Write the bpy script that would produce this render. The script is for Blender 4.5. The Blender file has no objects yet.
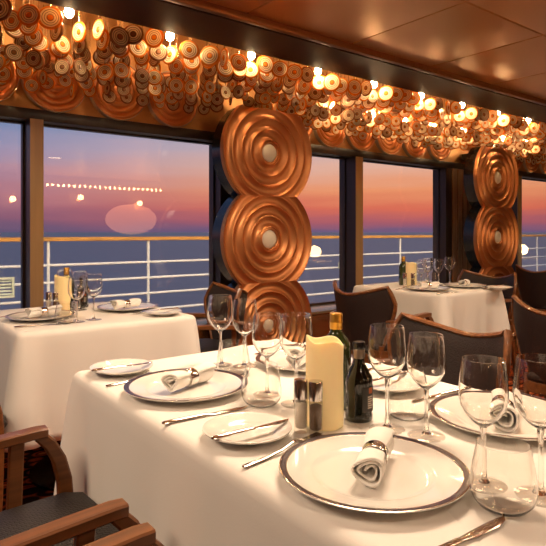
import bpy, bmesh, math, random
from mathutils import Vector, Matrix

random.seed(11)
SC = bpy.context.scene
C = SC.collection
PI = math.pi


def srgb(r, g, b):
    f = lambda c: (c / 255 / 12.92) if c / 255 <= 0.04045 else ((c / 255 + 0.055) / 1.055) ** 2.4
    return (f(r), f(g), f(b), 1.0)


# ------------------------------------------------------------------ camera
TH = math.atan2(727.0, 560.0)                  # view azimuth measured from +X (along the window wall)
cam_d = bpy.data.cameras.new('camera')
cam_d.sensor_width = 36.0
cam_d.lens = 36.0 * 560.0 / 546.0
cam_d.shift_y = -41.0 / 546.0
cam_d.clip_start = 0.02
cam_d.clip_end = 60000
cam = bpy.data.objects.new('camera', cam_d)
C.objects.link(cam)
cam.location = (0, 0, 1.145)
cam.rotation_euler = (PI / 2, 0, TH - PI / 2)
SC.camera = cam

# ------------------------------------------------------------------ colour management
SC.view_settings.view_transform = 'Standard'
SC.view_settings.look = 'None'
SC.view_settings.gamma = 1.0
SC.view_settings.use_curve_mapping = False
SC.view_settings.exposure = 0.0

# ------------------------------------------------------------------ world: dusk sky
W = bpy.data.worlds.new('dusk_sky')
SC.world = W
W.use_nodes = True
nt = W.node_tree
nt.nodes.clear()
N = nt.nodes.new
L = nt.links.new


def ramp(tree, stops, interp='LINEAR'):
    n = tree.nodes.new('ShaderNodeValToRGB')
    cr = n.color_ramp
    cr.interpolation = interp
    while len(cr.elements) < len(stops):
        cr.elements.new(0.5)
    for e, (p, c) in zip(cr.elements, stops):
        e.position = p
        e.color = c
    return n


def mth(tree, op, a=None, b=None, va=None, vb=None):
    n = tree.nodes.new('ShaderNodeMath')
    n.operation = op
    for i, (s, v) in enumerate(((a, va), (b, vb))):
        if s is not None:
            tree.links.new(s, n.inputs[i])
        elif v is not None:
            n.inputs[i].default_value = v
    return n.outputs[0]


tc = N('ShaderNodeTexCoord')
sx = N('ShaderNodeSeparateXYZ')
L(tc.outputs['Generated'], sx.inputs[0])
# elevation 0 .. ~14.5 degrees -> 0..1, with soft streaks of cloud
nz = N('ShaderNodeTexNoise')
mp = N('ShaderNodeMapping')
mp.inputs['Scale'].default_value = (2.2, 2.2, 26)
L(tc.outputs['Generated'], mp.inputs[0])
L(mp.outputs[0], nz.inputs['Vector'])
nz.inputs['Scale'].default_value = 2.0
nz.inputs['Detail'].default_value = 4
wob = mth(nt, 'MULTIPLY', mth(nt, 'SUBTRACT', nz.outputs[0], vb=0.5), vb=0.035)
ele = mth(nt, 'DIVIDE', mth(nt, 'ADD', sx.outputs[2], wob), vb=0.25)
coldR = ramp(nt, [(0.0, srgb(96, 88, 122)), (0.10, srgb(140, 96, 122)), (0.25, srgb(180, 122, 138)),
                  (0.42, srgb(178, 142, 164)), (0.56, srgb(156, 150, 184)), (0.70, srgb(118, 142, 184)),
                  (1.0, srgb(86, 116, 168))])
warmR = ramp(nt, [(0.0, srgb(120, 96, 132)), (0.07, srgb(176, 98, 112)), (0.17, srgb(228, 116, 92)),
                  (0.30, srgb(246, 158, 112)), (0.46, srgb(238, 186, 164)), (0.62, srgb(212, 188, 192)),
                  (1.0, srgb(130, 140, 180))])
L(ele, coldR.inputs[0])
L(ele, warmR.inputs[0])
SA = math.radians(24)
dp = mth(nt, 'ADD', mth(nt, 'MULTIPLY', sx.outputs[0], vb=math.cos(SA)), mth(nt, 'MULTIPLY', sx.outputs[1], vb=math.sin(SA)))
mr = N('ShaderNodeMapRange')
mr.interpolation_type = 'SMOOTHSTEP'
mr.inputs['From Min'].default_value = math.cos(math.radians(58))
mr.inputs['From Max'].default_value = math.cos(math.radians(14))
L(dp, mr.inputs['Value'])
mx = N('ShaderNodeMix')
mx.data_type = 'RGBA'
L(mr.outputs[0], mx.inputs[0])
L(coldR.outputs[0], mx.inputs[6])
L(warmR.outputs[0], mx.inputs[7])
bg = N('ShaderNodeBackground')
bg.inputs['Strength'].default_value = 1.0
L(mx.outputs[2], bg.inputs[0])
wo = N('ShaderNodeOutputWorld')
L(bg.outputs[0], wo.inputs[0])

WARM = (1.0, 0.74, 0.51)


def area_lamp(name, loc, size, power, color=WARM, parent=None, spread=160):
    d = bpy.data.lights.new(name, 'AREA')
    d.shape = 'DISK'
    d.size = size
    d.energy = power
    d.color = color
    d.spread = math.radians(spread)
    o = bpy.data.objects.new(name, d)
    C.objects.link(o)
    o.location = loc
    if parent:
        o.parent = parent
    return o


# ================================================================== materials
def mat(name):
    m = bpy.data.materials.new(name)
    m.use_nodes = True
    return m, m.node_tree, m.node_tree.nodes['Principled BSDF']


def simple(name, col, rough=0.5, metal=0.0, bump=None, emit=None, spec=0.5, coat=0.0, var=None, sub=0.0):
    m, t, p = mat(name)
    p.inputs['Base Color'].default_value = col
    p.inputs['Roughness'].default_value = rough
    p.inputs['Metallic'].default_value = metal
    p.inputs['Specular IOR Level'].default_value = spec
    p.inputs['Coat Weight'].default_value = coat
    if sub:
        p.inputs['Subsurface Weight'].default_value = sub
        p.inputs['Subsurface Radius'].default_value = (0.02, 0.012, 0.006)
        p.inputs['Subsurface Scale'].default_value = 1.0
    if emit:
        p.inputs['Emission Color'].default_value = emit[0]
        p.inputs['Emission Strength'].default_value = emit[1]
    co = t.nodes.new('ShaderNodeTexCoord')
    if var:                                     # (scale vec, amount)
        mpn = t.nodes.new('ShaderNodeMapping')
        mpn.inputs['Scale'].default_value = var[0]
        t.links.new(co.outputs['Object'], mpn.inputs[0])
        n = t.nodes.new('ShaderNodeTexNoise')
        n.inputs['Scale'].default_value = 1.0
        n.inputs['Detail'].default_value = 5
        t.links.new(mpn.outputs[0], n.inputs['Vector'])
        a = var[1]
        r = ramp(t, [(0.3, tuple(c * (1 - a) for c in col[:3]) + (1,)), (0.7, tuple(min(1, c * (1 + a)) for c in col[:3]) + (1,))])
        t.links.new(n.outputs[0], r.inputs[0])
        t.links.new(r.outputs[0], p.inputs['Base Color'])
    if bump:                                    # (scale, strength)
        n = t.nodes.new('ShaderNodeTexNoise')
        n.inputs['Scale'].default_value = bump[0]
        n.inputs['Detail'].default_value = 4
        t.links.new(co.outputs['Object'], n.inputs['Vector'])
        b = t.nodes.new('ShaderNodeBump')
        b.inputs['Strength'].default_value = bump[1]
        b.inputs['Distance'].default_value = 0.01
        t.links.new(n.outputs[0], b.inputs['Height'])
        t.links.new(b.outputs[0], p.inputs['Normal'])
    return m


M = {}
M['linen'] = simple('white_linen', (0.80, 0.765, 0.72, 1), 0.85, bump=(260, 0.04), spec=0.2)
M['napkin'] = simple('napkin_linen', (0.86, 0.83, 0.78, 1), 0.8, bump=(300, 0.10), spec=0.2)
M['china'] = simple('white_china', (0.82, 0.79, 0.74, 1), 0.10, spec=0.6, coat=0.5)
M['plum'] = simple('plum_band', (0.040, 0.020, 0.028, 1), 0.3, coat=0.15)
M['silverline'] = simple('silver_line', (0.62, 0.55, 0.48, 1), 0.22, 1.0)
M['steel'] = simple('polished_steel', (0.74, 0.70, 0.66, 1), 0.14, 1.0)
M['wood'] = simple('honey_wood', (0.165, 0.058, 0.017, 1), 0.36, var=((3, 60, 60), 0.35), coat=0.2)
M['leather'] = simple('dark_leather', (0.022, 0.013, 0.011, 1), 0.55, bump=(160, 0.25), spec=0.35)
M['darkwood'] = simple('dark_wood', (0.026, 0.014, 0.009, 1), 0.35, var=((20, 20, 2), 0.3))
M['tan'] = simple('tan_veneer', (0.34, 0.20, 0.085, 1), 0.45, var=((30, 30, 2), 0.12))  # room light put into the colour: post fronts lighter than their sides
M['brownpanel'] = simple('brown_panel', (0.27, 0.135, 0.07, 1), 0.4, var=((26, 26, 2), 0.25))
M['band'] = simple('gold_band', (0.42, 0.20, 0.065, 1), 0.4, 0.55, var=((8, 8, 20), 0.15))
M['ledge'] = simple('gold_ledge', (0.72, 0.46, 0.19, 1), 0.25, 0.9)
M['soffit'] = simple('soffit_lacquer', (0.055, 0.025, 0.016, 1), 0.6, 0.0, spec=0.12)
M['lip'] = simple('lip_moulding', (0.30, 0.13, 0.05, 1), 0.3, 0.7)
M['copper'] = simple('copper_leaf', (0.60, 0.25, 0.095, 1), 0.40, 0.80)
M['dish'] = simple('copper_dish', (0.62, 0.25, 0.09, 1), 0.34, 0.8)
M['paleedge'] = simple('pale_edge', (0.86, 0.74, 0.58, 1), 0.25, 0.6)
M['black'] = simple('black_gloss', (0.012, 0.011, 0.010, 1), 0.18)
M['opal'] = simple('opal_cap', (0.72, 0.64, 0.52, 1), 0.35)
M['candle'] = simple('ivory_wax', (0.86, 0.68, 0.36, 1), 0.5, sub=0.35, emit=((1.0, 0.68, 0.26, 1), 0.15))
M['wick'] = simple('candle_wick', (0.05, 0.04, 0.03, 1), 0.9)
M['salt'] = simple('salt', (0.86, 0.80, 0.70, 1), 0.9, bump=(900, 0.4))
M['pepper'] = simple('pepper', (0.20, 0.11, 0.055, 1), 0.9, bump=(700, 0.8), var=((500, 500, 500), 0.6))
M['goldcap'] = simple('gold_foil_cap', (0.80, 0.43, 0.07, 1), 0.28, 0.9)
M['darkbottle'] = simple('dark_bottle_glass', (0.010, 0.011, 0.007, 1), 0.06, coat=0.6)
M['greenbottle'] = simple('green_bottle_glass', (0.030, 0.045, 0.012, 1), 0.06, coat=0.6)
M['label'] = simple('bottle_label', (0.030, 0.028, 0.025, 1), 0.5)
M['labelink'] = simple('pale_print', (0.62, 0.55, 0.45, 1), 0.6)
M['labelred'] = simple('orange_print', (0.50, 0.13, 0.03, 1), 0.6)
M['pourer'] = simple('clear_collar', (0.30, 0.24, 0.20, 1), 0.2, 0.6)
M['whitepaint'] = simple('white_paint', (0.80, 0.78, 0.74, 1), 0.4)
M['teak'] = simple('teak_handrail', (0.60, 0.29, 0.06, 1), 0.4, var=((4, 40, 40), 0.25))
M['deckteak'] = simple('deck_planks', (0.22, 0.16, 0.12, 1), 0.6, var=((2, 40, 1), 0.2))
M['hull'] = simple('hull_paint', (0.5, 0.5, 0.5, 1), 0.5)
M['brass'] = simple('brass', (0.72, 0.44, 0.16, 1), 0.25, 1.0)
M['rod'] = simple('strand_wire', (0.62, 0.44, 0.24, 1), 0.25, 0.9)
M['wall'] = simple('wall_veneer', (0.24, 0.12, 0.055, 1), 0.5, var=((2, 2, 12), 0.2))
M['bulb'] = simple('lit_bulb', (1, 0.9, 0.7, 1), 0.3, emit=((1.0, 0.70, 0.36, 1), 290.0))
M['lens'] = simple('lit_lens', (1, 0.9, 0.7, 1), 0.3, emit=((1.0, 0.74, 0.42, 1), 8.0))
M['globe'] = simple('lit_globe', (1, 0.9, 0.7, 1), 0.3, emit=((1.0, 0.66, 0.30, 1), 30.0))
M['glow'] = simple('cornice_bulb', (1, .9, .7, 1), 0.3, emit=((1.0, 0.62, 0.28, 1), 40.0))
M['onyx'] = simple('lit_onyx', (0.8, .4, .2, 1), 0.3, emit=((1.0, 0.42, 0.22, 1), 3.4))  # surface of the panel added to be reflected in the panes
M['grille'] = simple('pale_louvre', (0.66, 0.68, 0.50, 1), 0.5)


def glass(name, col=(1, 1, 1, 1), rough=0.0, ior=1.45):
    m = bpy.data.materials.new(name)
    m.use_nodes = True
    t = m.node_tree
    t.nodes.clear()
    g = t.nodes.new('ShaderNodeBsdfGlass')
    g.inputs['Color'].default_value = col
    g.inputs['Roughness'].default_value = rough
    g.inputs['IOR'].default_value = ior
    o = t.nodes.new('ShaderNodeOutputMaterial')
    t.links.new(g.outputs[0], o.inputs[0])
    return m


M['glass'] = glass('clear_crystal', (0.99, 0.985, 0.975, 1))


def thin_glass():
    """blown crystal: clear straight through, mirror-like where seen edge on"""
    m = bpy.data.materials.new('thin_crystal')
    m.use_nodes = True
    t = m.node_tree
    t.nodes.clear()
    lw = t.nodes.new('ShaderNodeLayerWeight')
    lw.inputs['Blend'].default_value = 0.5
    fac = mth(t, 'ADD', mth(t, 'MULTIPLY', mth(t, 'POWER', lw.outputs['Facing'], vb=3.5), vb=0.80), vb=0.055)
    tr = t.nodes.new('ShaderNodeBsdfTransparent')
    tr.inputs[0].default_value = (0.975, 0.965, 0.95, 1)
    gl = t.nodes.new('ShaderNodeBsdfGlossy')
    gl.inputs['Roughness'].default_value = 0.02
    ms = t.nodes.new('ShaderNodeMixShader')
    t.links.new(fac, ms.inputs[0])
    t.links.new(tr.outputs[0], ms.inputs[1])
    t.links.new(gl.outputs[0], ms.inputs[2])
    o = t.nodes.new('ShaderNodeOutputMaterial')
    t.links.new(ms.outputs[0], o.inputs[0])
    return m


M['thin'] = thin_glass()


def pane_mat():
    m = bpy.data.materials.new('window_glass')
    m.use_nodes = True
    t = m.node_tree
    t.nodes.clear()
    lw = t.nodes.new('ShaderNodeLayerWeight')
    lw.inputs['Blend'].default_value = 0.5
    dbl = mth(t, 'ADD', mth(t, 'MULTIPLY', mth(t, 'POWER', lw.outputs['Facing'], vb=5.0), vb=0.9), vb=0.045)
    tr = t.nodes.new('ShaderNodeBsdfTransparent')
    tr.inputs[0].default_value = (0.99, 0.985, 0.98, 1)
    gl = t.nodes.new('ShaderNodeBsdfGlossy')
    gl.inputs['Roughness'].default_value = 0.01
    mxs = t.nodes.new('ShaderNodeMixShader')
    t.links.new(dbl, mxs.inputs[0])
    t.links.new(tr.outputs[0], mxs.inputs[1])
    t.links.new(gl.outputs[0], mxs.inputs[2])
    o = t.nodes.new('ShaderNodeOutputMaterial')
    t.links.new(mxs.outputs[0], o.inputs[0])
    return m


M['pane'] = pane_mat()


def ring_mat(name, am, dk, cr):
    """pressed amber glass disc: cream ridges between amber grooves, lets light through"""
    m, t, p = mat(name)
    co = t.nodes.new('ShaderNodeTexCoord')
    s = t.nodes.new('ShaderNodeSeparateXYZ')
    t.links.new(co.outputs['Object'], s.inputs[0])
    r2 = mth(t, 'ADD', mth(t, 'POWER', s.outputs[0], vb=2), mth(t, 'POWER', s.outputs[1], vb=2))
    r = mth(t, 'SQRT', r2)
    rp = ramp(t, [(0.0, am), (0.20, am), (0.26, dk), (0.32, cr), (0.42, cr), (0.46, dk), (0.50, cr), (0.60, cr),
                  (0.64, dk), (0.69, cr), (0.77, cr), (0.82, am), (1.0, am)])
    t.links.new(r, rp.inputs[0])
    t.links.new(rp.outputs[0], p.inputs['Base Color'])
    p.inputs['Roughness'].default_value = 0.16
    p.inputs['Coat Weight'].default_value = 0.5
    tl = t.nodes.new('ShaderNodeBsdfTranslucent')
    t.links.new(rp.outputs[0], tl.inputs[0])
    mxs = t.nodes.new('ShaderNodeMixShader')
    mxs.inputs[0].default_value = 0.5
    t.links.new(p.outputs[0], mxs.inputs[1])
    t.links.new(tl.outputs[0], mxs.inputs[2])
    t.links.new(mxs.outputs[0], t.nodes['Material Output'].inputs[0])
    return m


M['ring'] = ring_mat('amber_ring_glass', srgb(222, 128, 36), srgb(110, 52, 18), srgb(255, 234, 190))
M['smoke'] = ring_mat('smoky_ring_glass', srgb(150, 92, 54), srgb(60, 30, 16), srgb(238, 206, 164))


def carpet_mat():
    m, t, p = mat('patterned_carpet')
    co = t.nodes.new('ShaderNodeTexCoord')
    mpn = t.nodes.new('ShaderNodeMapping')
    mpn.inputs['Scale'].default_value = (7.5, 12, 1)
    t.links.new(co.outputs['Object'], mpn.inputs[0])
    v = t.nodes.new('ShaderNodeTexVoronoi')
    v.inputs['Scale'].default_value = 1.0
    t.links.new(mpn.outputs[0], v.inputs['Vector'])
    rp = ramp(t, [(0.0, srgb(236, 150, 92)), (0.16, srgb(228, 122, 62)), (0.26, srgb(70, 28, 18)), (0.36, srgb(196, 92, 42)),
                  (0.46, srgb(44, 17, 12)), (0.62, srgb(40, 15, 11)), (0.70, srgb(170, 76, 36)), (0.85, srgb(36, 14, 10))])
    t.links.new(v.outputs['Distance'], rp.inputs[0])
    t.links.new(rp.outputs[0], p.inputs['Base Color'])
    p.inputs['Roughness'].default_value = 0.95
    p.inputs['Specular IOR Level'].default_value = 0.1
    return m


M['carpet'] = carpet_mat()


def woven_mat():
    m, t, p = mat('woven_upholstery')
    co = t.nodes.new('ShaderNodeTexCoord')
    mpn = t.nodes.new('ShaderNodeMapping')
    mpn.inputs['Scale'].default_value = (1, 1, 1)
    t.links.new(co.outputs['Object'], mpn.inputs[0])
    b = t.nodes.new('ShaderNodeTexBrick')
    b.inputs['Scale'].default_value = 1.0
    b.inputs['Brick Width'].default_value = 0.016
    b.inputs['Row Height'].default_value = 0.009
    b.inputs['Mortar Size'].default_value = 0.0022
    b.inputs['Mortar Smooth'].default_value = 0.8
    b.inputs['Color1'].default_value = (0.018, 0.012, 0.011, 1)
    b.inputs['Color2'].default_value = (0.030, 0.020, 0.017, 1)
    b.inputs['Mortar'].default_value = (0.004, 0.003, 0.003, 1)
    t.links.new(mpn.outputs[0], b.inputs['Vector'])
    t.links.new(b.outputs[0], p.inputs['Base Color'])
    bp = t.nodes.new('ShaderNodeBump')
    bp.inputs['Strength'].default_value = 0.6
    bp.inputs['Distance'].default_value = 0.003
    inv = mth(t, 'SUBTRACT', None, b.outputs['Fac'], va=1.0)
    t.links.new(inv, bp.inputs['Height'])
    t.links.new(bp.outputs[0], p.inputs['Normal'])
    p.inputs['Roughness'].default_value = 0.5
    return m


M['woven'] = woven_mat()


def sea_mat():
    m, t, p = mat('sea_water')
    p.inputs['Base Color'].default_value = (0.62, 0.42, 0.31, 1)
    p.inputs['Roughness'].default_value = 0.45
    p.inputs['Specular IOR Level'].default_value = 0.25
    co = t.nodes.new('ShaderNodeTexCoord')
    n = t.nodes.new('ShaderNodeTexNoise')
    n.inputs['Scale'].default_value = 0.08
    n.inputs['Detail'].default_value = 6
    t.links.new(co.outputs['Object'], n.inputs['Vector'])
    b = t.nodes.new('ShaderNodeBump')
    b.inputs['Strength'].default_value = 0.4
    b.inputs['Distance'].default_value = 2.0
    t.links.new(n.outputs[0], b.inputs['Height'])
    t.links.new(b.outputs[0], p.inputs['Normal'])
    return m


M['sea'] = sea_mat()


def ceiling_mat():
    m, t, p = mat('brushed_copper_ceiling')
    p.inputs['Base Color'].default_value = (0.66, 0.33, 0.13, 1)
    p.inputs['Metallic'].default_value = 0.85
    p.inputs['Roughness'].default_value = 0.36
    return m


M['ceiling'] = ceiling_mat()


# ================================================================== geometry helpers
class G:
    def __init__(s):
        s.v, s.f, s.m = [], [], []

    def add(s, v, f, mi=0):
        o = len(s.v)
        s.v += [tuple(p) for p in v]
        s.f += [tuple(i + o for i in q) for q in f]
        s.m += [mi] * len(f) if isinstance(mi, int) else list(mi)
        return s

    def lathe(s, prof, seg=32, mi=0, c=(0, 0, 0), mat4=None):
        """prof: list of (r, z) or (r, z, material index of the strip that starts here)"""
        v, f, ms, rows = [], [], [], []
        for p in prof:
            r, z = p[0], p[1]
            if abs(r) < 1e-7:
                rows.append([len(v)])
                v.append((0, 0, z))
            else:
                rows.append(list(range(len(v), len(v) + seg)))
                v += [(r * math.cos(2 * PI * k / seg), r * math.sin(2 * PI * k / seg), z) for k in range(seg)]
        for i in range(len(prof) - 1):
            a, b = rows[i], rows[i + 1]
            mm = prof[i][2] if len(prof[i]) > 2 else mi
            for k in range(seg):
                k2 = (k + 1) % seg
                if len(a) == 1 and len(b) == 1:
                    continue
                if len(a) == 1:
                    f.append((a[0], b[k2], b[k]))
                elif len(b) == 1:
                    f.append((a[k], a[k2], b[0]))
                else:
                    f.append((a[k], a[k2], b[k2], b[k]))
                ms.append(mm)
        if mat4 is not None:
            v = [mat4 @ Vector(p) for p in v]
        v = [(p[0] + c[0], p[1] + c[1], p[2] + c[2]) for p in v]
        return s.add(v, f, ms)

    def box(s, x0, x1, y0, y1, z0, z1, mi=0):
        v = [(x, y, z) for z in (z0, z1) for y in (y0, y1) for x in (x0, x1)]
        f = [(0, 2, 3, 1), (4, 5, 7, 6), (0, 1, 5, 4), (2, 6, 7, 3), (0, 4, 6, 2), (1, 3, 7, 5)]
        return s.add(v, f, mi)

    def loft(s, rings, mi=0, cap=True, closed=True):
        n = len(rings[0])
        v = [p for r in rings for p in r]
        f = []
        for i in range(len(rings) - 1):
            for k in range(n if closed else n - 1):
                k2 = (k + 1) % n
                f.append((i * n + k, i * n + k2, (i + 1) * n + k2, (i + 1) * n + k))
        if cap:
            f.append(tuple(range(n - 1, -1, -1)))
            f.append(tuple((len(rings) - 1) * n + k for k in range(n)))
        return s.add(v, f, mi)

    def tube(s, pts, r, seg=8, mi=0, sx=1.0, sy=1.0, up=(0, 0, 1)):
        """sweep an (elliptic) section along a polyline"""
        pts = [Vector(p) for p in pts]
        up = Vector(up)
        rings = []
        for i, p in enumerate(pts):
            t = (pts[min(i + 1, len(pts) - 1)] - pts[max(i - 1, 0)]).normalized()
            a = t.cross(up)
            if a.length < 1e-4:
                a = t.cross(Vector((1, 0, 0)))
            a.normalize()
            b = a.cross(t).normalized()
            rr = r[i] if isinstance(r, (list, tuple)) else r
            rings.append([p + a * (rr * sx * math.cos(2 * PI * k / seg)) + b * (rr * sy * math.sin(2 * PI * k / seg)) for k in range(seg)])
        return s.loft(rings, mi)

    def bar(s, pts, w, h, side=(0, 1, 0), mi=0):
        """rectangular section with softened corners; w along `side`, h across; w,h may be lists"""
        pts = [Vector(p) for p in pts]
        a = Vector(side).normalized()
        rings = []
        for i, p in enumerate(pts):
            t = (pts[min(i + 1, len(pts) - 1)] - pts[max(i - 1, 0)]).normalized()
            b = t.cross(a).normalized()
            ww = (w[i] if isinstance(w, (list, tuple)) else w) / 2
            hh = (h[i] if isinstance(h, (list, tuple)) else h) / 2
            e = min(ww, hh) * 0.3
            q = [(ww - e, hh), (-ww + e, hh), (-ww, hh - e), (-ww, -hh + e), (-ww + e, -hh), (ww - e, -hh), (ww, -hh + e), (ww, hh - e)]
            rings.append([p + a * x + b * y for x, y in q])
        return s.loft(rings, mi)

    def mesh(s, name, mats, smooth=True, angle=40, bevel=0):
        me = bpy.data.meshes.new(name)
        me.from_pydata(s.v, [], s.f)
        for x in mats:
            me.materials.append(x)
        for p, i in zip(me.polygons, s.m):
            p.material_index = i
        bm = bmesh.new()
        bm.from_mesh(me)
        bmesh.ops.remove_doubles(bm, verts=bm.verts, dist=1e-6)
        if bevel:
            es = [e for e in bm.edges if len(e.link_faces) == 2 and e.calc_face_angle(0) > 0.6]
            bmesh.ops.bevel(bm, geom=es, offset=bevel, segments=2, affect='EDGES', profile=0.5)
        bmesh.ops.recalc_face_normals(bm, faces=bm.faces)
        bm.to_mesh(me)
        bm.free()
        if smooth:
            me.shade_smooth()
            me.set_sharp_from_angle(angle=math.radians(angle))
        return me


def link(name, data, parent=None):
    o = bpy.data.objects.new(name, data)
    C.objects.link(o)
    if parent is not None:
        o.parent = parent
    return o


def obj(name, g, mats, parent=None, smooth=True, angle=40, bevel=0):
    if not isinstance(mats, (list, tuple)):
        mats = [mats]
    return link(name, g.mesh(name, mats, smooth, angle, bevel), parent)


def tag(o, label, cat, group=None, kind=None):
    o['label'] = label
    o['category'] = cat
    if group:
        o['group'] = group
    if kind:
        o['kind'] = kind
    return o


def thing(name, loc=(0, 0, 0), rz=0.0):
    o = link(name, None)
    o.location = loc
    o.rotation_euler = (0, 0, rz)
    return o


CH = {}


def kids(o):
    return list(o.children)


def copy_tree(o, parent=None):
    c = o.copy()
    C.objects.link(c)
    if parent is not None:
        c.parent = parent
    for ch in kids(o):
        copy_tree(ch, c)
    return c


PROTO = {}


def place(kind, maker, loc, rz, label, cat, group=None):
    """first use builds the thing, every later one copies it with its parts"""
    if kind not in PROTO:
        o = maker()
        PROTO[kind] = o
    else:
        o = copy_tree(PROTO[kind])
    o.location = loc
    o.rotation_euler = (0, 0, rz)
    for k in ('group', 'kind'):
        if k in o:
            del o[k]
    return tag(o, label, cat, group)


def struct(name, g, mats, parent=None, **kw):
    o = obj(name, g, mats, parent, **kw)
    if parent is None:
        o['kind'] = 'structure'
    return o


# ================================================================== the room shell
X0, X1, Y0, YG = -3.6, 11.0, -4.6, 3.54
ZC = 2.30
g = G().box(X0, X1, Y0, 3.50, -0.06, 0.0)
struct('floor', g, M['carpet'], smooth=False)

# ceiling of pillowed square copper panels, one sheet with shallow joints


def axis(lo, hi, first, step):
    s, out = first, []
    while s - step > lo:
        s -= step
    seams = []
    while s < hi:
        seams.append(s)
        s += step
    xs = {lo: 0, hi: 0}
    for q in seams:
        for d in (-0.007, 0.0, 0.007):
            if lo < q + d < hi:
                xs[q + d] = 1 if d == 0 else 0
    pts = sorted(xs)
    full = []
    for i, p in enumerate(pts):
        full.append((p, xs[p]))
        if i + 1 < len(pts) and pts[i + 1] - p > 0.1:
            for k in range(1, 6):
                full.append((p + (pts[i + 1] - p) * k / 6, 0))
    return full, seams, step


ax, sxx, stx = axis(X0, X1, 3.26, 0.78)
ay, syy, sty = axis(Y0, 2.44, 1.635, 0.80)
v, f = [], []
for y, jy in ay:
    for x, jx in ax:
        px_ = ((x - 3.26) / stx) % 1.0
        py_ = ((y - 1.635) / sty) % 1.0
        pil = math.sin(PI * px_) * math.sin(PI * py_)
        v.append((x, y, ZC + 0.009 * max(jx, jy) - 0.010 * pil))
nx = len(ax)
for j in range(len(ay) - 1):
    for i in range(nx - 1):
        f.append((j * nx + i, j * nx + i + 1, (j + 1) * nx + i + 1, (j + 1) * nx + i))
struct('ceiling', G().add(v, f), M['ceiling'], angle=25)
struct('trim_1', G().box(X0, X1, 2.425, 2.465, 2.262, 2.315), M['lip'], bevel=0.006)      # lip moulding
struct('trim_2', G().box(X0, X1, 2.465, 2.82, 2.255, 2.285), M['soffit'], smooth=False)   # dark soffit strip
struct('trim_3', G().box(X0, X1, 2.79, 2.82, 2.285, 2.44), M['soffit'], smooth=False)
struct('trim_4', G().box(X0, X1, 2.82, 3.50, 2.40, 2.44), M['band'], smooth=False)        # recess above the glass strands
struct('wall_left', G().box(X0 - 0.1, X0, Y0, 3.5, 0, 2.4), M['wall'], smooth=False)
struct('wall_right', G().box(X1, X1 + 0.1, Y0, 3.5, 0, 2.4), M['wall'], smooth=False)
struct('wall_back', G().box(X0, X1, Y0 - 0.1, Y0, 0, 2.4), M['wall'], smooth=False)
# window wall: dado, ledge, header, copper-gold band, posts and pillars
struct('wall_front', G().box(X0, X1, 3.46, 3.60, 0, 0.50), M['brownpanel'], smooth=False)
struct('trim_5', G().box(X0, X1, 3.22, 3.56, 0.50, 0.53), M['ledge'], bevel=0.006)         # sill ledge
struct('trim_6', G().box(X0, X1, 3.24, 3.46, 0.20, 0.50), M['ledge'], smooth=False)        # ledge front
struct('trim_7', G().box(X0, X1, 3.43, 3.62, 1.797, 1.862), M['darkwood'], bevel=0.004)   # dark window head
struct('trim_8', G().box(X0, X1, 3.45, 3.62, 1.862, 2.44), M['band'], smooth=False)       # band behind the dishes
n = 9
for x in (-1.80, 0.857, 3.52, 6.18, 8.84):
    w = 0.073 if x < 1 else 0.085
    p = struct('trim_%d' % n, G().box(x, x + w, 3.40, 3.60, 0.53, 1.80).box(x + w, x + w + 0.004, 3.42, 3.58, 0.53, 1.797), [M['darkwood']], smooth=False)
    face = obj('post_face', G().box(x, x + w, 3.392, 3.40, 0.53, 1.797), M['tan'], p, smooth=False)  # front face coloured lighter, as lit from the room
    n += 1
for x0, x1 in ((2.17, 2.78), (4.87, 5.75)):
    p = struct('trim_%d' % n, G().box(x0, x1, 3.44, 3.60, 0.53, 1.80), M['darkwood'], smooth=False)
    k = 0
    xx = x0 + 0.10
    while xx < x1 - 0.1:
        obj('pilaster_board', G().box(xx, xx + 0.075, 3.425, 3.44, 0.53, 1.797), M['brownpanel'], p, smooth=False, bevel=0.003)
        xx += 0.09
    n += 1
for i, (a, b) in enumerate(((-1.73, 0.857), (0.93, 2.17), (2.78, 3.52), (3.605, 4.87), (5.75, 6.18), (6.265, 8.84))):
    wd = struct('window_%d' % (i + 1), G().box(a, b, YG, YG + 0.001, 0.53, 1.797), M['pane'], smooth=False)
    fr = G()
    q = [(a, b, 0.53, 0.545), (a, b, 1.785, 1.797), (a, a + 0.012, 0.545, 1.785), (b - 0.012, b, 0.545, 1.785)]
    v = [(a, 0.53), (b, 0.53), (b, 1.797), (a, 1.797), (a + .012, .545), (b - .012, .545), (b - .012, 1.785), (a + .012, 1.785)]
    V3 = [(x, y, z) for y in (YG - 0.02, YG + 0.02) for x, z in v]
    F3 = []
    for k in range(4):
        k2 = (k + 1) % 4
        F3 += [(k, k2, 4 + k2, 4 + k), (8 + k, 12 + k, 12 + k2, 8 + k2), (k, 8 + k, 8 + k2, k2), (4 + k, 4 + k2, 12 + k2, 12 + k)]
    obj('window_frame', fr.add(V3, F3), M['darkwood'], wd, smooth=False)

# outside: promenade deck, sea
struct('deck', G().box(-8, 30, 3.62, 6.2, -0.16, -0.10), M['deckteak'], smooth=False)
g = G()
g.add([(-30000, 6.3, -22), (30000, 6.3, -22), (30000, 40000, -22), (-30000, 40000, -22)], [(0, 1, 2, 3)])
sea = struct('sea', g, M['sea'], smooth=False)

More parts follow.
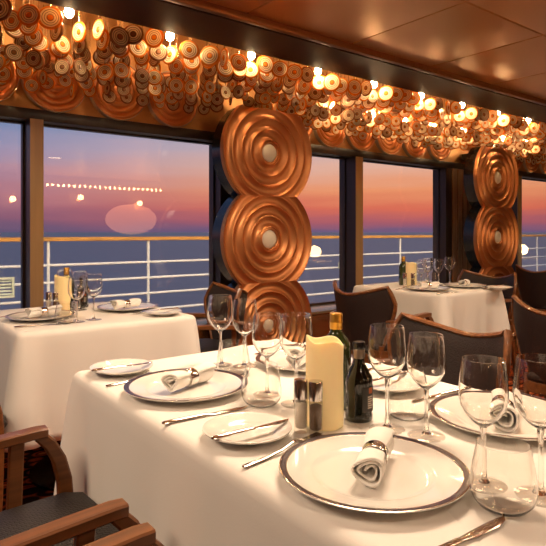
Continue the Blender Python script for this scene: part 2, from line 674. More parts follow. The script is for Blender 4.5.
def deck_fill_lamp(x, lb):  # unseen lamps added outside to brighten the railing
    t = thing('deck_lamp', (x, 3.66, 2.16))
    tag(t, lb, 'lamp', 'deck lamps outside above the windows')
    obj('housing', G().box(-0.5, 0.5, -0.03, 0.05, 0.03, 0.08), M['whitepaint'], t, bevel=0.006)
    obj('lens', G().box(-0.48, 0.48, -0.02, 0.04, 0.012, 0.03), M['lens'], t, bevel=0.004)
    d = bpy.data.lights.new('deck_lamp_light', 'AREA')
    d.shape = 'RECTANGLE'
    d.size, d.size_y = 0.95, 0.05
    d.energy = 60
    d.color = (1.0, 0.84, 0.62)
    o = link('deck_lamp_light', d, t)
    o.location = (0, 0, 0.005)
    o.rotation_euler = (math.radians(40), 0, 0)


for i, x in enumerate((0.5, 2.5, 4.5, 6.5, 8.5, 10.5)):
    deck_fill_lamp(x, 'long white lamp outside above the windows, %s from the left' % ['first', 'second', 'third', 'fourth', 'fifth', 'sixth'][i])

# deck railing -------------------------------------------------------------
YR = 6.0
rail = thing('deck_railing', (0, YR, -0.10))
tag(rail, 'ship deck railing outside the windows, teak handrail over white pipe rails', 'railing')
obj('handrail', G().bar([(-8, 0, 1.17), (30, 0, 1.17)], 0.10, 0.042, side=(0, 1, 0)), M['teak'], rail)
for z in (0.90, 0.72, 0.54, 0.35):
    obj('rail', G().tube([(-8, 0, z), (30, 0, z)], 0.014, 8), M['whitepaint'], rail)
k = -4
while 1.69 + 1.112 * k < 22:
    x = 1.69 + 1.112 * k
    obj('stanchion', G().bar([(x, 0, 0), (x, 0, 1.15)], 0.028, 0.028, side=(0, 1, 0)), M['whitepaint'], rail)
    k += 1


def louvre(x, z, w, h, label):
    t = thing('louvre_panel', (x, YR - 0.05, z))
    tag(t, label, 'panel')
    fr = G()
    v = [(-w / 2, 0), (w / 2, 0), (w / 2, h), (-w / 2, h), (-w / 2 + .02, .02), (w / 2 - .02, .02), (w / 2 - .02, h - .02), (-w / 2 + .02, h - .02)]
    V3 = [(x_, y_, z_) for y_ in (-0.02, 0.02) for x_, z_ in v]
    F3 = []
    for k in range(4):
        k2 = (k + 1) % 4
        F3 += [(k, k2, 4 + k2, 4 + k), (8 + k, 12 + k, 12 + k2, 8 + k2), (k, 8 + k, 8 + k2, k2), (4 + k, 4 + k2, 12 + k2, 12 + k)]
    obj('frame', fr.add(V3, F3), M['grille'], t, smooth=False)
    m_ = int((h - 0.04) / 0.028)
    for k in range(m_):
        zz = 0.034 + k * (h - 0.04) / m_
        obj('slat', G().bar([(-w / 2 + .018, 0, zz), (w / 2 - .018, 0, zz)], 0.022, 0.006, side=(0, .8, .6)), M['grille'], t, smooth=False)


louvre(1.20, 0.50, 0.30, 0.20, 'pale louvred panel fixed inside the deck railing, seen through the far left window')
louvre(6.02, 0.60, 0.40, 0.10, 'low yellowish louvred panel on the deck railing, seen beside the right window post')


# ================================================================== copper columns of stacked ridged discs
def ridged_disc(R, half, amp=0.027, waves=4.0, r0=0.085, seg=72):
    """ridged round face in the XZ plane, front towards -Y, cut flat above and below"""
    g = G()
    prof = []
    nn = 66
    for i in range(nn + 1):
        r = r0 + (R - r0) * i / nn
        ph = (r - r0) / (R - r0) * waves
        fr = ph % 1.0
        # asymmetric scooped ridges
        h = 1.0 - abs(math.sin(PI * fr)) ** 0.85
        prof.append((r, amp * h + 0.012))
    prof.append((R + 0.003, amp * 0.6 + 0.012))
    prof.append((R + 0.003, 0.0))
    prof.insert(0, (r0 - 0.012, 0.008))
    prof.insert(0, (0, 0.008))
    m4 = Matrix.Rotation(PI / 2, 4, 'X')
    g.lathe(prof, seg, mat4=m4)
    me = g.mesh('disc', [M['copper'], M['paleedge']], angle=50)
    bm = bmesh.new()
    bm.from_mesh(me)
    for s in (1, -1):
        geom = bm.verts[:] + bm.edges[:] + bm.faces[:]
        bmesh.ops.bisect_plane(bm, geom=geom, plane_co=(0, 0, s * half), plane_no=(0, 0, s), clear_outer=True)
    bm.to_mesh(me)
    bm.free()
    me.shade_smooth()
    me.set_sharp_from_angle(angle=math.radians(60))
    return me


def backing(R, half, depth, seg=60):
    pts = []
    for k in range(seg):
        a = 2 * PI * k / seg
        pts.append((R * math.cos(a), max(-half, min(half, R * math.sin(a)))))
    return G().loft([[(x, y, z) for x, z in pts] for y in (0.0, depth)])


RC, HC = 0.380, 0.2975
disc_me = ridged_disc(RC, HC)
back_me = backing(RC - 0.006, HC, 0.115).mesh('backing', [M['black']], True, 30)
rim_g = G()
cap_g = G().lathe([(0, 0.030), (0.040, 0.028), (0.060, 0.018), (0.066, 0.006), (0.066, 0.0), (0, 0)], 32, mat4=Matrix.Rotation(PI / 2, 4, 'X'))
cap_me = cap_g.mesh('centre_cap', [M['opal']])
capr = G().lathe([(0.064, 0.0), (0.064, 0.020), (0.070, 0.026), (0.082, 0.022), (0.086, 0.0)], 40, mat4=Matrix.Rotation(PI / 2, 4, 'X'))
capr_me = capr.mesh('cap_ring', [M['copper']])
YCOL = 3.10
for xc, lab in ((2.335, 'left copper column of stacked ridged discs between the windows'),
                (5.208, 'right copper column of stacked ridged discs behind the far tables')):
    col = thing('disc_column', (xc, YCOL, 0))
    tag(col, lab, 'column')
    for zc in (1.69, 1.095, 0.50):
        b = link('backing', back_me, col)
        b.location = (0, 0, zc)
        b['label'] = 'glossy black scalloped backing'
        d = link('ridged_disc', disc_me, col)
        d.location = (0, -0.001, zc)
        c_ = link('centre_cap', cap_me, d)
        c_.location = (0, -0.012, 0)
        c_['label'] = 'cream round cap'
        c2 = link('cap_ring', capr_me, d)
        c2.location = (0, -0.010, 0)
    obj('plinth', G().box(-0.28, 0.28, 0.0, 0.115, 0.0, 0.19), M['black'], col, bevel=0.004)
    obj('spine', G().box(-0.15, 0.15, 0.11, 0.13, 0.0, 2.0), M['black'], col, smooth=False)
    obj('top_bracket', G().box(-0.06, 0.06, 0.115, 0.345, 1.90, 1.96), M['black'], col, smooth=False)

# copper dishes on the band above the windows ---------------------------------
prof = [(0, 0.012), (0.02, 0.014)]
for i in range(41):
    r = 0.03 + 0.150 * i / 40
    prof.append((r, 0.012 + 0.012 * abs(math.sin(PI * (r - 0.03) / 0.0375)) ** 0.8 + 0.02 * (r / 0.19) ** 2))
prof += [(0.183, 0.034, 1), (0.187, 0.036, 1), (0.190, 0.030, 1), (0.190, 0.0)]
dish_me = G().lathe(prof, 56, mat4=Matrix.Rotation(PI / 2, 4, 'X')).mesh('wall_dish', [M['dish'], M['paleedge']], angle=50)
ORD = ['first', 'second', 'third', 'fourth', 'fifth', 'sixth', 'seventh', 'eighth', 'ninth', 'tenth', 'eleventh', 'twelfth']
dishes = [(0.62, 'above the far left window at the picture edge, leftmost of the row'),
          (1.006, 'above the left window post, second of the row from the left'),
          (1.396, 'above the left window, third of the row from the left'),
          (1.786, 'above the left window beside the left copper column, fourth of the row'),
          (2.87, 'just right of the left copper column, mostly hidden'),
          (3.25, 'above the narrow middle window, left of its right post'),
          (3.62, 'directly above the right window post'),
          (3.99, 'above the right window, first one right of the post'),
          (4.36, 'above the right window, middle of three'),
          (4.745, 'above the right window corner, nearest the right column on its left'),
          (6.17, 'just right of the right copper column'),
          (6.55, 'above the far right window, first one past the right column post'),
          (6.93, 'above the far right window at the right picture edge')]
for x, lb in dishes:
    o = link('wall_dish', dish_me)
    o.location = (x, 3.45, 2.045)
    tag(o, 'copper ridged dish ' + lb, 'dish', 'copper dishes on the band above the windows')


# ================================================================== hanging strands of amber glass discs
def disc_mesh(m_):
    pr = [(0, 0.10)]
    for r, z in ((0.14, 0.15), (0.22, 0.10), (0.30, 0.06), (0.38, 0.12), (0.46, 0.06), (0.55, 0.12), (0.64, 0.06), (0.74, 0.13), (0.84, 0.10), (0.95, 0.09), (1.0, 0.0)):
        pr.append((r, z))
    pr2 = [(r, -z) for r, z in reversed(pr[:-1])]
    return G().lathe(pr + pr2, 22).mesh('glass_disc', [m_], True, 70)


DISC = disc_mesh(M['ring'])
DISC2 = disc_mesh(M['smoke'])
WIRE = {}


def wire_mesh(ln):
    key = round(ln, 2)
    if key not in WIRE:
        WIRE[key] = G().tube([(0, 0, 0), (0, 0, -key)], 0.0028, 5).mesh('hanging_wire', [M['rod']])
    return WIRE[key]


COLX = (2.335, 5.208)
ROWS = [(2.885, [0.060]), (2.965, [0.057]), (3.045, [0.054, 0.047]), (3.13, [0.051, 0.045]),
        (3.22, [0.048, 0.043]), (3.31, [0.046, 0.041])]
BULBX = [0.35 + 0.57 * i for i in range(0, 12)]


def near_region(x, y):
    t = x / y
    if t < 0.27:
        return 'above the far left window'
    if t < 0.62:
        return 'above the left window'
    if t < 0.88:
        return 'above the left copper column'
    if t < 1.04:
        return 'above the narrow middle window'
    if t < 1.45:
        return 'above the right window'
    if t < 1.83:
        return 'above the right copper column'
    return 'above the far right window'


ROWN = ['front row', 'second row', 'third row', 'fourth row', 'fifth row', 'back row']
count = 0
for ri, (y, rads) in enumerate(ROWS):
    x = 0.17 * y + 0.03 * ri
    while x < 2.03 * y:
        xx = x + random.uniform(-0.022, 0.022)
        yy = y + random.uniform(-0.018, 0.018)
        x += 0.113
        if any(abs(xx - b) < 0.062 for b in BULBX) and ri == 0:
            continue
        top = 2.40
        z = 2.215 - 0.026 * ri + random.uniform(-0.018, 0.018)
        lim = -9
        if yy > 2.98 and any(abs(xx - c) < 0.44 for c in COLX):
            cx_ = min(COLX, key=lambda c: abs(c - xx))
            lim = 1.69 + max(0.0, math.sqrt(max(0, 0.41 ** 2 - (xx - cx_) ** 2))) + 0.01
            lim = min(lim, 1.69 + 0.2975 + 0.012)
        zs = []
        for r in rads:
            r2 = r * random.uniform(0.92, 1.08)
            if z - r2 > lim:
                zs.append((z, r2))
            z -= r2 * 1.05 + r * 0.95 + random.uniform(0.004, 0.020)
        if not zs:
            continue
        s = link('glass_disc_strand', wire_mesh(top - zs[-1][0] - zs[-1][1] * 0.8))
        s.location = (xx, yy, top)
        tag(s, 'strand of amber glass discs, %s of the curtain, %s' % (ROWN[ri], near_region(xx, yy)), 'hanging ornament',
            'glass disc strands %s, %s' % (near_region(xx, yy), ROWN[ri]))
        count += 1
        base = random.uniform(-0.5, 0.5)
        for (zz, r2) in zs:
            d = link('glass_disc', DISC if random.random() < (0.85 if ri < 2 else 0.45) else DISC2, s)
            d.scale = (r2, r2, r2)
            d.location = (0, 0, zz - top)
            yaw = math.radians(random.gauss(-34, 28))        # facing the room, turned this way and that
            d.rotation_euler = (PI / 2 + random.uniform(-.08, .08), 0, yaw)
print('strands', count)

# bulbs along the edge of the soffit ------------------------------------------


def make_bulb():
    t = thing('ceiling_bulb')
    obj('socket', G().lathe([(0, 0.17), (0.004, 0.17), (0.004, 0.06), (0.014, 0.055), (0.016, 0.03), (0.012, 0.022), (0, 0.022)], 16), M['brass'], t)
    obj('bulb', G().lathe([(0, 0.024), (0.009, 0.022), (0.013, 0.012), (0.021, -0.008), (0.0235, -0.022), (0.020, -0.037), (0.011, -0.046), (0, -0.048)], 20), M['bulb'], t)
    return t




def make_added_bulb():  # inner bulbs added to brighten the right part of the curtain
    t = thing('small_bulb')
    obj('socket', G().tube([(0, 0, 0.31), (0, 0, 0.03)], 0.003, 6), M['rod'], t)
    obj('bulb', G().lathe([(0, 0.032), (0.007, 0.03), (0.014, 0.015), (0.0165, 0.0), (0.012, -0.014), (0, -0.019)], 18), M['bulb'], t)
    return t


for i, bx in enumerate(BULBX[:10]):
    place('bulb', make_bulb, (bx, 2.90, 2.288), 0,
          'glowing warm bulb at the soffit edge, %s' % ('beyond the left picture edge' if i == 0 else ORD[i - 1] + ' from the left of the row'),
          'light bulb', 'bulbs along the soffit edge')
for i, bx in enumerate((2.95, 3.40, 3.80, 4.20, 4.62, 5.35, 5.80)):
    place('small_bulb', make_added_bulb, (bx, 3.09, 2.09), 0,
          'small glowing bulb deep among the glass strands, %s from the left of the inner row' % ORD[i], 'light bulb', 'bulbs inside the glass curtain')


# downlights in the copper ceiling ---------------------------------------------
def downlight(x, y, power, label, size=0.34):
    t = thing('ceiling_downlight', (x, y, ZC - 0.012))
    tag(t, label, 'ceiling light', 'downlights in the copper ceiling')
    obj('bezel', G().lathe([(0.10, -0.004), (0.125, -0.006), (0.130, 0.0), (0.130, 0.012), (0.10, 0.012), (0.10, -0.004)], 40), M['brass'], t)
    obj('lens', G().lathe([(0, 0.002), (0.10, 0.002), (0.10, 0.006), (0, 0.006)], 40), M['lens'], t)
    area_lamp('downlight_lamp', (0, 0, -0.02), size, power, parent=t)


downlight(1.40, 1.30, 40, 'round ceiling downlight above the near table', 0.7)
downlight(2.85, 0.90, 13, 'round ceiling downlight over the aisle chairs right of the near table')
downlight(-1.1, 1.4, 44, 'round ceiling downlight over the near armchairs', 1.0)  # unseen fill added to brighten the left side of the near cloth
downlight(0.3, -0.7, 10, 'round ceiling downlight behind the camera')  # unseen fill added to lift the near edge of the cloth
downlight(4.3, 0.6, 20, 'round ceiling downlight over the far right table')
downlight(2.6, -1.8, 24, 'round ceiling downlight across the room')


# ================================================================== furniture
def make_chair():
    t = thing('dining_armchair')
    # seat cushion
    def sec(x, w, z0, z1, e=0.028):
        return [(x, w - e, z1), (x, w * 0.5, z1 + 0.006), (x, 0, z1 + 0.008), (x, -w * 0.5, z1 + 0.006), (x, -w + e, z1), (x, -w, z1 - e), (x, -w, z0 + 0.01),
                (x, -w + 0.01, z0), (x, w - 0.01, z0), (x, w, z0 + 0.01), (x, w, z1 - e)]
    g = G().loft([sec(-0.215, 0.150, 0.43, 0.455, .01), sec(-0.20, 0.165, 0.422, 0.475), sec(-0.10, 0.20, 0.42, 0.488), sec(0.08, 0.218, 0.42, 0.492),
                  sec(0.215, 0.222, 0.42, 0.494), sec(0.262, 0.216, 0.424, 0.484), sec(0.282, 0.200, 0.434, 0.462, .01)])
    obj('seat', g, M['woven'], t, angle=60)
    g = G().loft([[(x, -w, 0.36), (x, w, 0.36), (x, w, 0.421), (x, -w, 0.421)] for x, w in ((-0.21, 0.165), (0.0, 0.21), (0.232, 0.222))])
    obj('seat_frame', g, M['wood'], t, smooth=False, bevel=0.004)

    # backrest shell
    def hw(v):
        pts = [(0, 0.165), (0.3, 0.205), (0.62, 0.246), (0.75, 0.252), (0.88, 0.243), (1, 0.228)]
        for (a, p), (b, q) in zip(pts, pts[1:]):
            if v <= b:
                k = (v - a) / (b - a)
                return p + (q - p) * k
        return pts[-1][1]

    def bk(u, v):
        y = u * hw(v)
        zt = 0.768 + 0.055 * abs(u) ** 1.6
        z = 0.425 + v * (zt - 0.425)
        x = -0.205 - 0.07 * (z - 0.42) / 0.4 + 0.118 * (abs(y) / 0.23) ** 2
        return Vector((x, y, z))
    nu, nv = 20, 12
    us = [-1 + 2 * i / nu for i in range(nu + 1)]
    vs = [j / nv for j in range(nv + 1)]
    th = 0.015
    v, f = [], []
    for sgn in (1, -1):
        for b in vs:
            for a in us:
                p = bk(a, b)
                e = 0.6 if (abs(a) > .999 or b > .999 or b < .001) else 1
                v.append(p + Vector((sgn * th * e, 0, 0)))
    n1 = (nu + 1) * (nv + 1)
    for s in (0, 1):
        for j in range(nv):
            for i in range(nu):
                a = s * n1 + j * (nu + 1) + i
                q = (a, a + 1, a + nu + 2, a + nu + 1)
                f.append(q if s == 0 else q[::-1])
    bd = [j * (nu + 1) for j in range(nv + 1)] + [nv * (nu + 1) + i for i in range(1, nu + 1)] + [j * (nu + 1) + nu for j in range(nv - 1, -1, -1)] + [i for i in range(nu - 1, 0, -1)]
    for k in range(len(bd)):
        a, b = bd[k], bd[(k + 1) % len(bd)]
        f.append((a, b, n1 + b, n1 + a))
    obj('backrest', G().add(v, f), M['leather'], t, angle=50)
    path = [bk(-1, b) for b in vs] + [bk(a, 1) for a in us[1:]] + [bk(1, b) for b in reversed(vs[:-1])]
    obj('back_trim', G().tube(path, 0.0100, 8, sx=1.0, sy=1.5, up=(1, 0, 0)), M['wood'], t)
    for s in (1, -1):
        y = s * 0.25
        obj('arm', G().bar([(-0.170, s * 0.243, 0.616), (-0.06, y, 0.624), (0.06, y, 0.632), (0.165, y, 0.638), (0.190, y, 0.637)], [0.034, 0.038, 0.040, 0.040, 0.036], 0.024), M['wood'], t, angle=30)
        obj('arm_support', G().bar([(0.118, y - s * 0.004, 0.626), (0.108, y - s * 0.010, 0.40)], 0.022, 0.034), M['wood'], t, angle=30)
        obj('leg', G().bar([(0.170, y, 0.632), (0.198, y, 0.602), (0.220, y, 0.56), (0.234, y, 0.505), (0.240, y, 0.42), (0.236, y, 0.2), (0.226, y, 0.0)],
                           [0.030, 0.030, 0.030, 0.030, 0.030, 0.028, 0.024], [0.030, 0.032, 0.034, 0.036, 0.036, 0.034, 0.026]), M['wood'], t, angle=30)
        obj('leg', G().bar([(-0.175, s * 0.180, 0.46), (-0.20, s * 0.180, 0.25), (-0.255, s * 0.185, 0.0)], [0.034, 0.034, 0.026], [0.040, 0.038, 0.026]), M['wood'], t, angle=30)
        obj('side_rail', G().bar([(-0.19, s * 0.185, 0.395), (0.238, s * 0.238, 0.395)], 0.022, 0.05), M['wood'], t, angle=30)
    return t


GCH = 'wood framed armchairs at the dining tables'


def chair(x, y, deg, label):
    place('chair', make_chair, (x, y, 0), math.radians(deg), label, 'chair', GCH)


chair(0.224, 1.235, 0, 'dark armchair with wooden arms in the lower left corner, pushed to the near table')
chair(0.224, 0.625, 0, 'armchair nearest the camera, only its wooden arm end shows at the bottom left')
chair(1.555, 1.205, 176, 'dark armchair across the near table behind the wine glasses, facing the camera')
chair(1.565, 0.52, 180, 'dark armchair at the near table end by the right picture edge')
chair(0.19, 2.40, 2, 'armchair left of the left window table, only a leg shows at the left picture edge')
chair(1.655, 2.845, 167, 'dark armchair right of the left window table, in front of the left copper column')
chair(2.685, 2.40, -2, 'dark armchair seen from behind, left of the far window table')
chair(3.975, 2.52, 180, 'dark armchair behind the far window table, in front of the right copper column')
chair(5.40, 2.66, 0, 'dark armchair seen from behind at the far right, below the right window')
chair(2.815, 1.25, 0, 'dark armchair seen from behind at the right picture edge, beside the right table corner')


def make_table(x0, x1, y0, y1, label, name='dining_table'):
    cx, cy = (x0 + x1) / 2, (y0 + y1) / 2
    t = thing(name, (cx, cy, 0))
    tag(t, label, 'table', 'dining tables under white cloths')
    w, d = (x1 - x0) / 2 - 0.012, (y1 - y0) / 2 - 0.012
    obj('tabletop', G().box(-w, w, -d, d, 0.715, 0.742), M['darkwood'], t, bevel=0.006)
    obj('pedestal', G().lathe([(0, 0.03), (0.05, 0.03), (0.04, 0.10), (0.04, 0.66), (0.10, 0.715), (0, 0.715)], 24), M['black'], t)
    obj('base', G().lathe([(0, 0.0), (0.25, 0.0), (0.25, 0.012), (0.06, 0.035), (0, 0.035)], 32), M['black'], t)
    return t


def make_cloth(x0, x1, y0, y1, label, hem=0.34, seed=1):
    rnd = random.Random(seed)
    cx, cy = (x0 + x1) / 2, (y0 + y1) / 2
    w, d = (x1 - x0) / 2, (y1 - y0) / 2
    r = 0.030
    per = []                                     # (x, y, nx, ny, arclength, distance to corner)
    segs = []
    def corner(sx, sy, a0):
        return [(sx * (w - r), sy * (d - r), a0 + PI / 2 * k / 10) for k in range(11)]
    cs = [corner(1, 1, 0), corner(-1, 1, PI / 2), corner(-1, -1, PI), corner(1, -1, 1.5 * PI)]
    for q in range(4):
        for (ox, oy, a) in cs[q]:
            per.append((ox + r * math.cos(a), oy + r * math.sin(a), math.cos(a), math.sin(a), 0))
        e, s_ = cs[q][-1], cs[(q + 1) % 4][0]
        p0 = (e[0] + r * math.cos(e[2]), e[1] + r * math.sin(e[2]))
        p1 = (s_[0] + r * math.cos(s_[2]), s_[1] + r * math.sin(s_[2]))
        ln = math.hypot(p1[0] - p0[0], p1[1] - p0[1])
        m_ = max(6, int(ln / 0.02))
        for k in range(1, m_):
            tt = k / m_
            per.append((p0[0] + (p1[0] - p0[0]) * tt, p0[1] + (p1[1] - p0[1]) * tt, math.cos(e[2]), math.sin(e[2]), min(tt, 1 - tt) * ln))
    nn = len(per)
    ph = [rnd.uniform(0, 6.28) for _ in range(6)]
    S = 0
    arc = []
    for k in range(nn):
        arc.append(S)
        a, b = per[k], per[(k + 1) % nn]
        S += math.hypot(a[0] - b[0], a[1] - b[1])
    rings = []
    er = 0.024
    for ins in (0.10, 0.05):
        rings.append([(p[0] - p[2] * min(ins, r) - (p[0] / w) * max(0, ins - r), p[1] - p[3] * min(ins, r) - (p[1] / d) * max(0, ins - r), 0.750) for p in per])
    for k in range(5):
        a = PI / 2 * k / 4
        rings.append([(p[0] + p[2] * er * (math.sin(a) - 1), p[1] + p[3] * er * (math.sin(a) - 1), 0.750 - er * (1 - math.cos(a))) for p in per])
    nz_ = 12
    for j in range(1, nz_ + 1):
        t = j / nz_
        z = 0.726 - (0.726 - hem) * t
        ring = []
        for k, p in enumerate(per):
            s = arc[k] / S * 2 * PI
            dc = p[4]
            cw = math.exp(-(dc / 0.06) ** 2)
            vl = math.exp(-((dc - 0.10) / 0.05) ** 2)
            fo = 0.003 * t + cw * 0.052 * t ** 0.8 - vl * 0.020 * t
            side = 1 - math.exp(-(dc / 0.12) ** 2)
            fo += side * t * (0.0060 * math.sin(9 * s + ph[0]) + 0.0055 * math.sin(17 * s + ph[1] + 1.5 * t) + 0.002 * math.sin(31 * s + ph[2]))
            fo += cw * 0.006 * t * math.sin(40 * s + ph[3])
            dz = 0.012 * cw * t
            ring.append((p[0] + p[2] * fo, p[1] + p[3] * fo, z + dz))
        rings.append(ring)
    g = G().loft(rings, cap=False)
    for sc_ in (0.6, 0.2):
        o0 = len(g.v)
        prev = list(range(nn)) if sc_ == 0.6 else list(range(o0 - nn, o0))
        g.v += [(rings[0][k][0] * sc_, rings[0][k][1] * sc_, 0.750) for k in range(nn)]
        for k in range(nn):
            k2 = (k + 1) % nn
            g.f.append((prev[k], prev[k2], o0 + k2, o0 + k))
            g.m.append(0)
    o0 = len(g.v)
    g.v.append((0, 0, 0.750))
    for k in range(nn):
        g.f.append((o0 - nn + k, o0 - nn + (k + 1) % nn, o0))
        g.m.append(0)
    o = obj('tablecloth', g, M['linen'], None, angle=70)
    o.location = (cx, cy, 0)
    md = o.modifiers.new('thickness', 'SOLIDIFY')
    md.thickness = 0.0015
    md.offset = 1.0
    tag(o, label, 'tablecloth', 'white tablecloths')
    return o


TABLES = [((0.512, 1.268, 0.235, 1.61), 'large near dining table under the white cloth in the foreground', 'long white cloth over the near table in the foreground'),
          ((0.535, 1.335, 2.315, 3.10), 'small dining table under a white cloth by the left window', 'white cloth over the small table by the left window'),
          ((2.985, 3.68, 2.125, 2.92), 'small dining table under a white cloth by the right window', 'white cloth over the far table by the right window'),
          ((3.12, 3.90, 0.20, 1.50), 'dining table under a white cloth cut by the right picture edge', 'white cloth whose corner shows at the right picture edge')]
for i, (b, lt, lc) in enumerate(TABLES):
    make_table(*b, lt)
    make_cloth(*b, lc, hem=(0.34, 0.30, 0.43, 0.40)[i], seed=i + 3)
b = (7.55, 8.35, 2.35, 3.05)
make_table(*b, 'dining table beyond the right picture edge carrying the globe lamp')
make_cloth(*b, 'white cloth on the table beyond the right picture edge', 0.4, 9)

# ================================================================== tableware
TZ = 0.752


def plate_mesh(R, band):
    s = R / 0.150
    p = [(0, 0.003), (0.070 * s, 0.003), (0.075 * s, 0.0), (0.080 * s, 0.002), (0.110 * s, 0.009), (0.147 * s, 0.0165), (0.150 * s, 0.0185)]
    if band:
        p += [(0.1495 * s, 0.0200, 2), (0.1475 * s, 0.0205, 1), (0.1435 * s, 0.0200, 1), (0.1385 * s, 0.0190, 2), (0.1370 * s, 0.0186, 0), (0.1365 * s, 0.0185, 0), (0.1350 * s, 0.0181, 0)]
    else:
        p += [(0.1495 * s, 0.0200), (0.1470 * s, 0.0205), (0.137 * s, 0.0186)]
    p += [(0.115 * s, 0.0135), (0.100 * s, 0.0115), (0.097 * s, 0.0105), (0.090 * s, 0.0075), (0.082 * s, 0.0068), (0, 0.0062)]
    return G().lathe(p, 72).mesh('plate', [M['china'], M['plum'], M['silverline']], True, 55)


def make_charger():
    return link('charger_plate', plate_mesh(0.150, True))


def make_bread():
    return link('bread_plate', plate_mesh(0.086, False))


def rsec(x, w, t, z, n_=10, yc=0.0):
    return [(x, yc + w / 2 * math.cos(2 * PI * k / n_), z + t / 2 * math.sin(2 * PI * k / n_)) for k in range(n_)]


def make_knife(L=0.205, k_=1.0):
    t = thing('dinner_knife')
    h = L * 0.50
    obj('handle', G().loft([rsec(0, .007, .004, .004), rsec(.004, .0125, .0075, .004), rsec(h * .35, .0115, .0072, .004), rsec(h * .8, .0098, .0065, .004), rsec(h, .0095, .0055, .004)]), M['steel'], t)
    obj('blade', G().loft([rsec(h, .0090, .0050, .004), rsec(h + .006, .0105, .0022, .0035), rsec(h + .03, .0150, .0020, .003), rsec(L - .03, .0170, .0018, .003, yc=.0005), rsec(L - .008, .0110, .0015, .003, yc=.003), rsec(L, .0030, .001, .003, yc=.0055)]), M['steel'], t)
    return t


def make_butter_knife():
    t = make_knife(0.175)
    t.name = 'butter_knife'
    return t


def make_fork():
    t = thing('dinner_fork')
    def zc(x):
        return 0.003 + 0.010 * math.exp(-((x - 0.125) / 0.03) ** 2) + (0.006 * max(0, (x - 0.17) / 0.03) ** 1.5)
    obj('handle', G().loft([rsec(x, w, th, zc(x)) for x, w, th in ((0, .008, .003), (.004, .0125, .004), (.05, .0105, .0045), (.09, .0070, .004), (.120, .0062, .0036))]), M['steel'], t)
    ol = [(.118, .003), (.128, .006), (.138, .0112), (.150, .0125)]
    tips = []
    ys = [-.0108, -.0036, .0036, .0108]
    left = [(x, -y) for x, y in ol]
    right = [(x, y) for x, y in reversed(ol)]
    out = list(left)
    for i, yc in enumerate(ys):
        out += [(.158, yc - .0019), (.194, yc - .0010), (.197, yc), (.194, yc + .0010), (.158, yc + .0019)]
        if i < 3:
            out.append((.153, yc + .0036))
    out += right
    bm = bmesh.new()
    vs = [bm.verts.new((x, y, 0)) for x, y in out]
    fc = bm.faces.new(vs)
    bmesh.ops.triangulate(bm, faces=[fc])
    r = bmesh.ops.extrude_face_region(bm, geom=bm.faces[:])
    for e in r['geom']:
        if isinstance(e, bmesh.types.BMVert):
            e.co.z += 0.0018
    for q in bm.verts:
        q.co.z += zc(q.co.x) - 0.001
    bmesh.ops.recalc_face_normals(bm, faces=bm.faces)
    me = bpy.data.meshes.new('tines')
    bm.to_mesh(me)
    bm.free()
    me.materials.append(M['steel'])
    link('tines', me, t)
    return t


def make_napkin():
    t = thing('rolled_napkin')
    Ln, na, nl = 0.132, 84, 24
    rings = []
    turns = 2.3
    for j in range(nl + 1):
        s = -1 + 2 * j / nl
        sq = 1 - 0.30 * math.exp(-(s / 0.30) ** 2)
        fl = 1 + 0.10 * max(0, s) ** 2
        ring = []
        for i in range(na + 1):
            q = i / na
            a = 2 * PI * turns * q + 0.6
            rr = (0.0055 + 0.0195 * q ** 0.8) * sq * fl
            rr += 0.0010 * math.sin(3 * a + 5 * s) * q
            xs = s * Ln / 2 + 0.010 * (q - 0.5) * (1 if s > 0 else -1) * abs(s) - 0.006 * math.sin(2 * a) * abs(s) ** 3
            ring.append((xs, rr * 1.06 * math.cos(a), 0.0225 + rr * 0.90 * math.sin(a)))
        rings.append(ring)
    g = G().loft(rings, cap=False, closed=False)
    o = obj('napkin', g, M['napkin'], t, angle=80)
    md = o.modifiers.new('cloth', 'SOLIDIFY')
    md.thickness = 0.0034
    md.offset = 0
    m4 = Matrix.Translation((0, 0, 0.0225)) @ Matrix.Rotation(PI / 2, 4, 'Y')
    r0 = 0.0200
    obj('napkin_ring', G().lathe([(r0, -0.0125), (r0 + .0018, -0.0130), (r0 + .0026, -0.010), (r0 + .0020, 0), (r0 + .0026, 0.010), (r0 + .0018, 0.0130), (r0, 0.0125), (r0, -0.0125)], 40, mat4=m4),
        M['steel'], t)['label'] = 'polished silver ring'
    return t


def make_wineglass(H=0.196, rm=0.037, rr=0.0315, name='wine_glass'):
    t = thing(name)
    zb = H - 0.106
    bowl = [(0.0, 0.0), (0.006, 0.001), (0.016, 0.008), (0.027, 0.020), (0.0345, 0.034), (0.037, 0.048), (0.0368, 0.062), (0.035, 0.082), (0.0325, 0.102), (0.0315, 0.106)]
    k = rm / 0.037
    outer = [(r * k, zb + z) for r, z in bowl]
    inner = []
    for r, z in bowl:
        f_ = 1.0
        inner.append((max(0, r * k - (0.0010 if z > 0.004 else 0.0010)), zb + max(z, 0.004 if r < .007 else z + .001)))
    inner[-1] = (outer[-1][0] - 0.0009, outer[-1][1])
    inner[0] = (0, zb + 0.004)
    prof = outer + inner[::-1]
    obj('bowl', G().lathe(prof, 40), M['glass'], t, angle=70)
    obj('stem', G().lathe([(0, zb + 0.0004), (0.0055, zb + 0.0002), (0.0042, zb - 0.010), (0.0034, zb - 0.03), (0.0036, 0.025), (0.0055, 0.010), (0.009, 0.005), (0, 0.005)], 20), M['glass'], t, angle=70)
    obj('foot', G().lathe([(0, 0.0048), (0.009, 0.0047), (0.022, 0.0028), (0.0345, 0.0014), (0.0355, 0.0006), (0.0345, 0.0), (0, 0.0)], 40), M['thin'], t, angle=70)
    return t


def make_large_wineglass():
    return make_wineglass(0.206, 0.0385, 0.033, 'large_wine_glass')


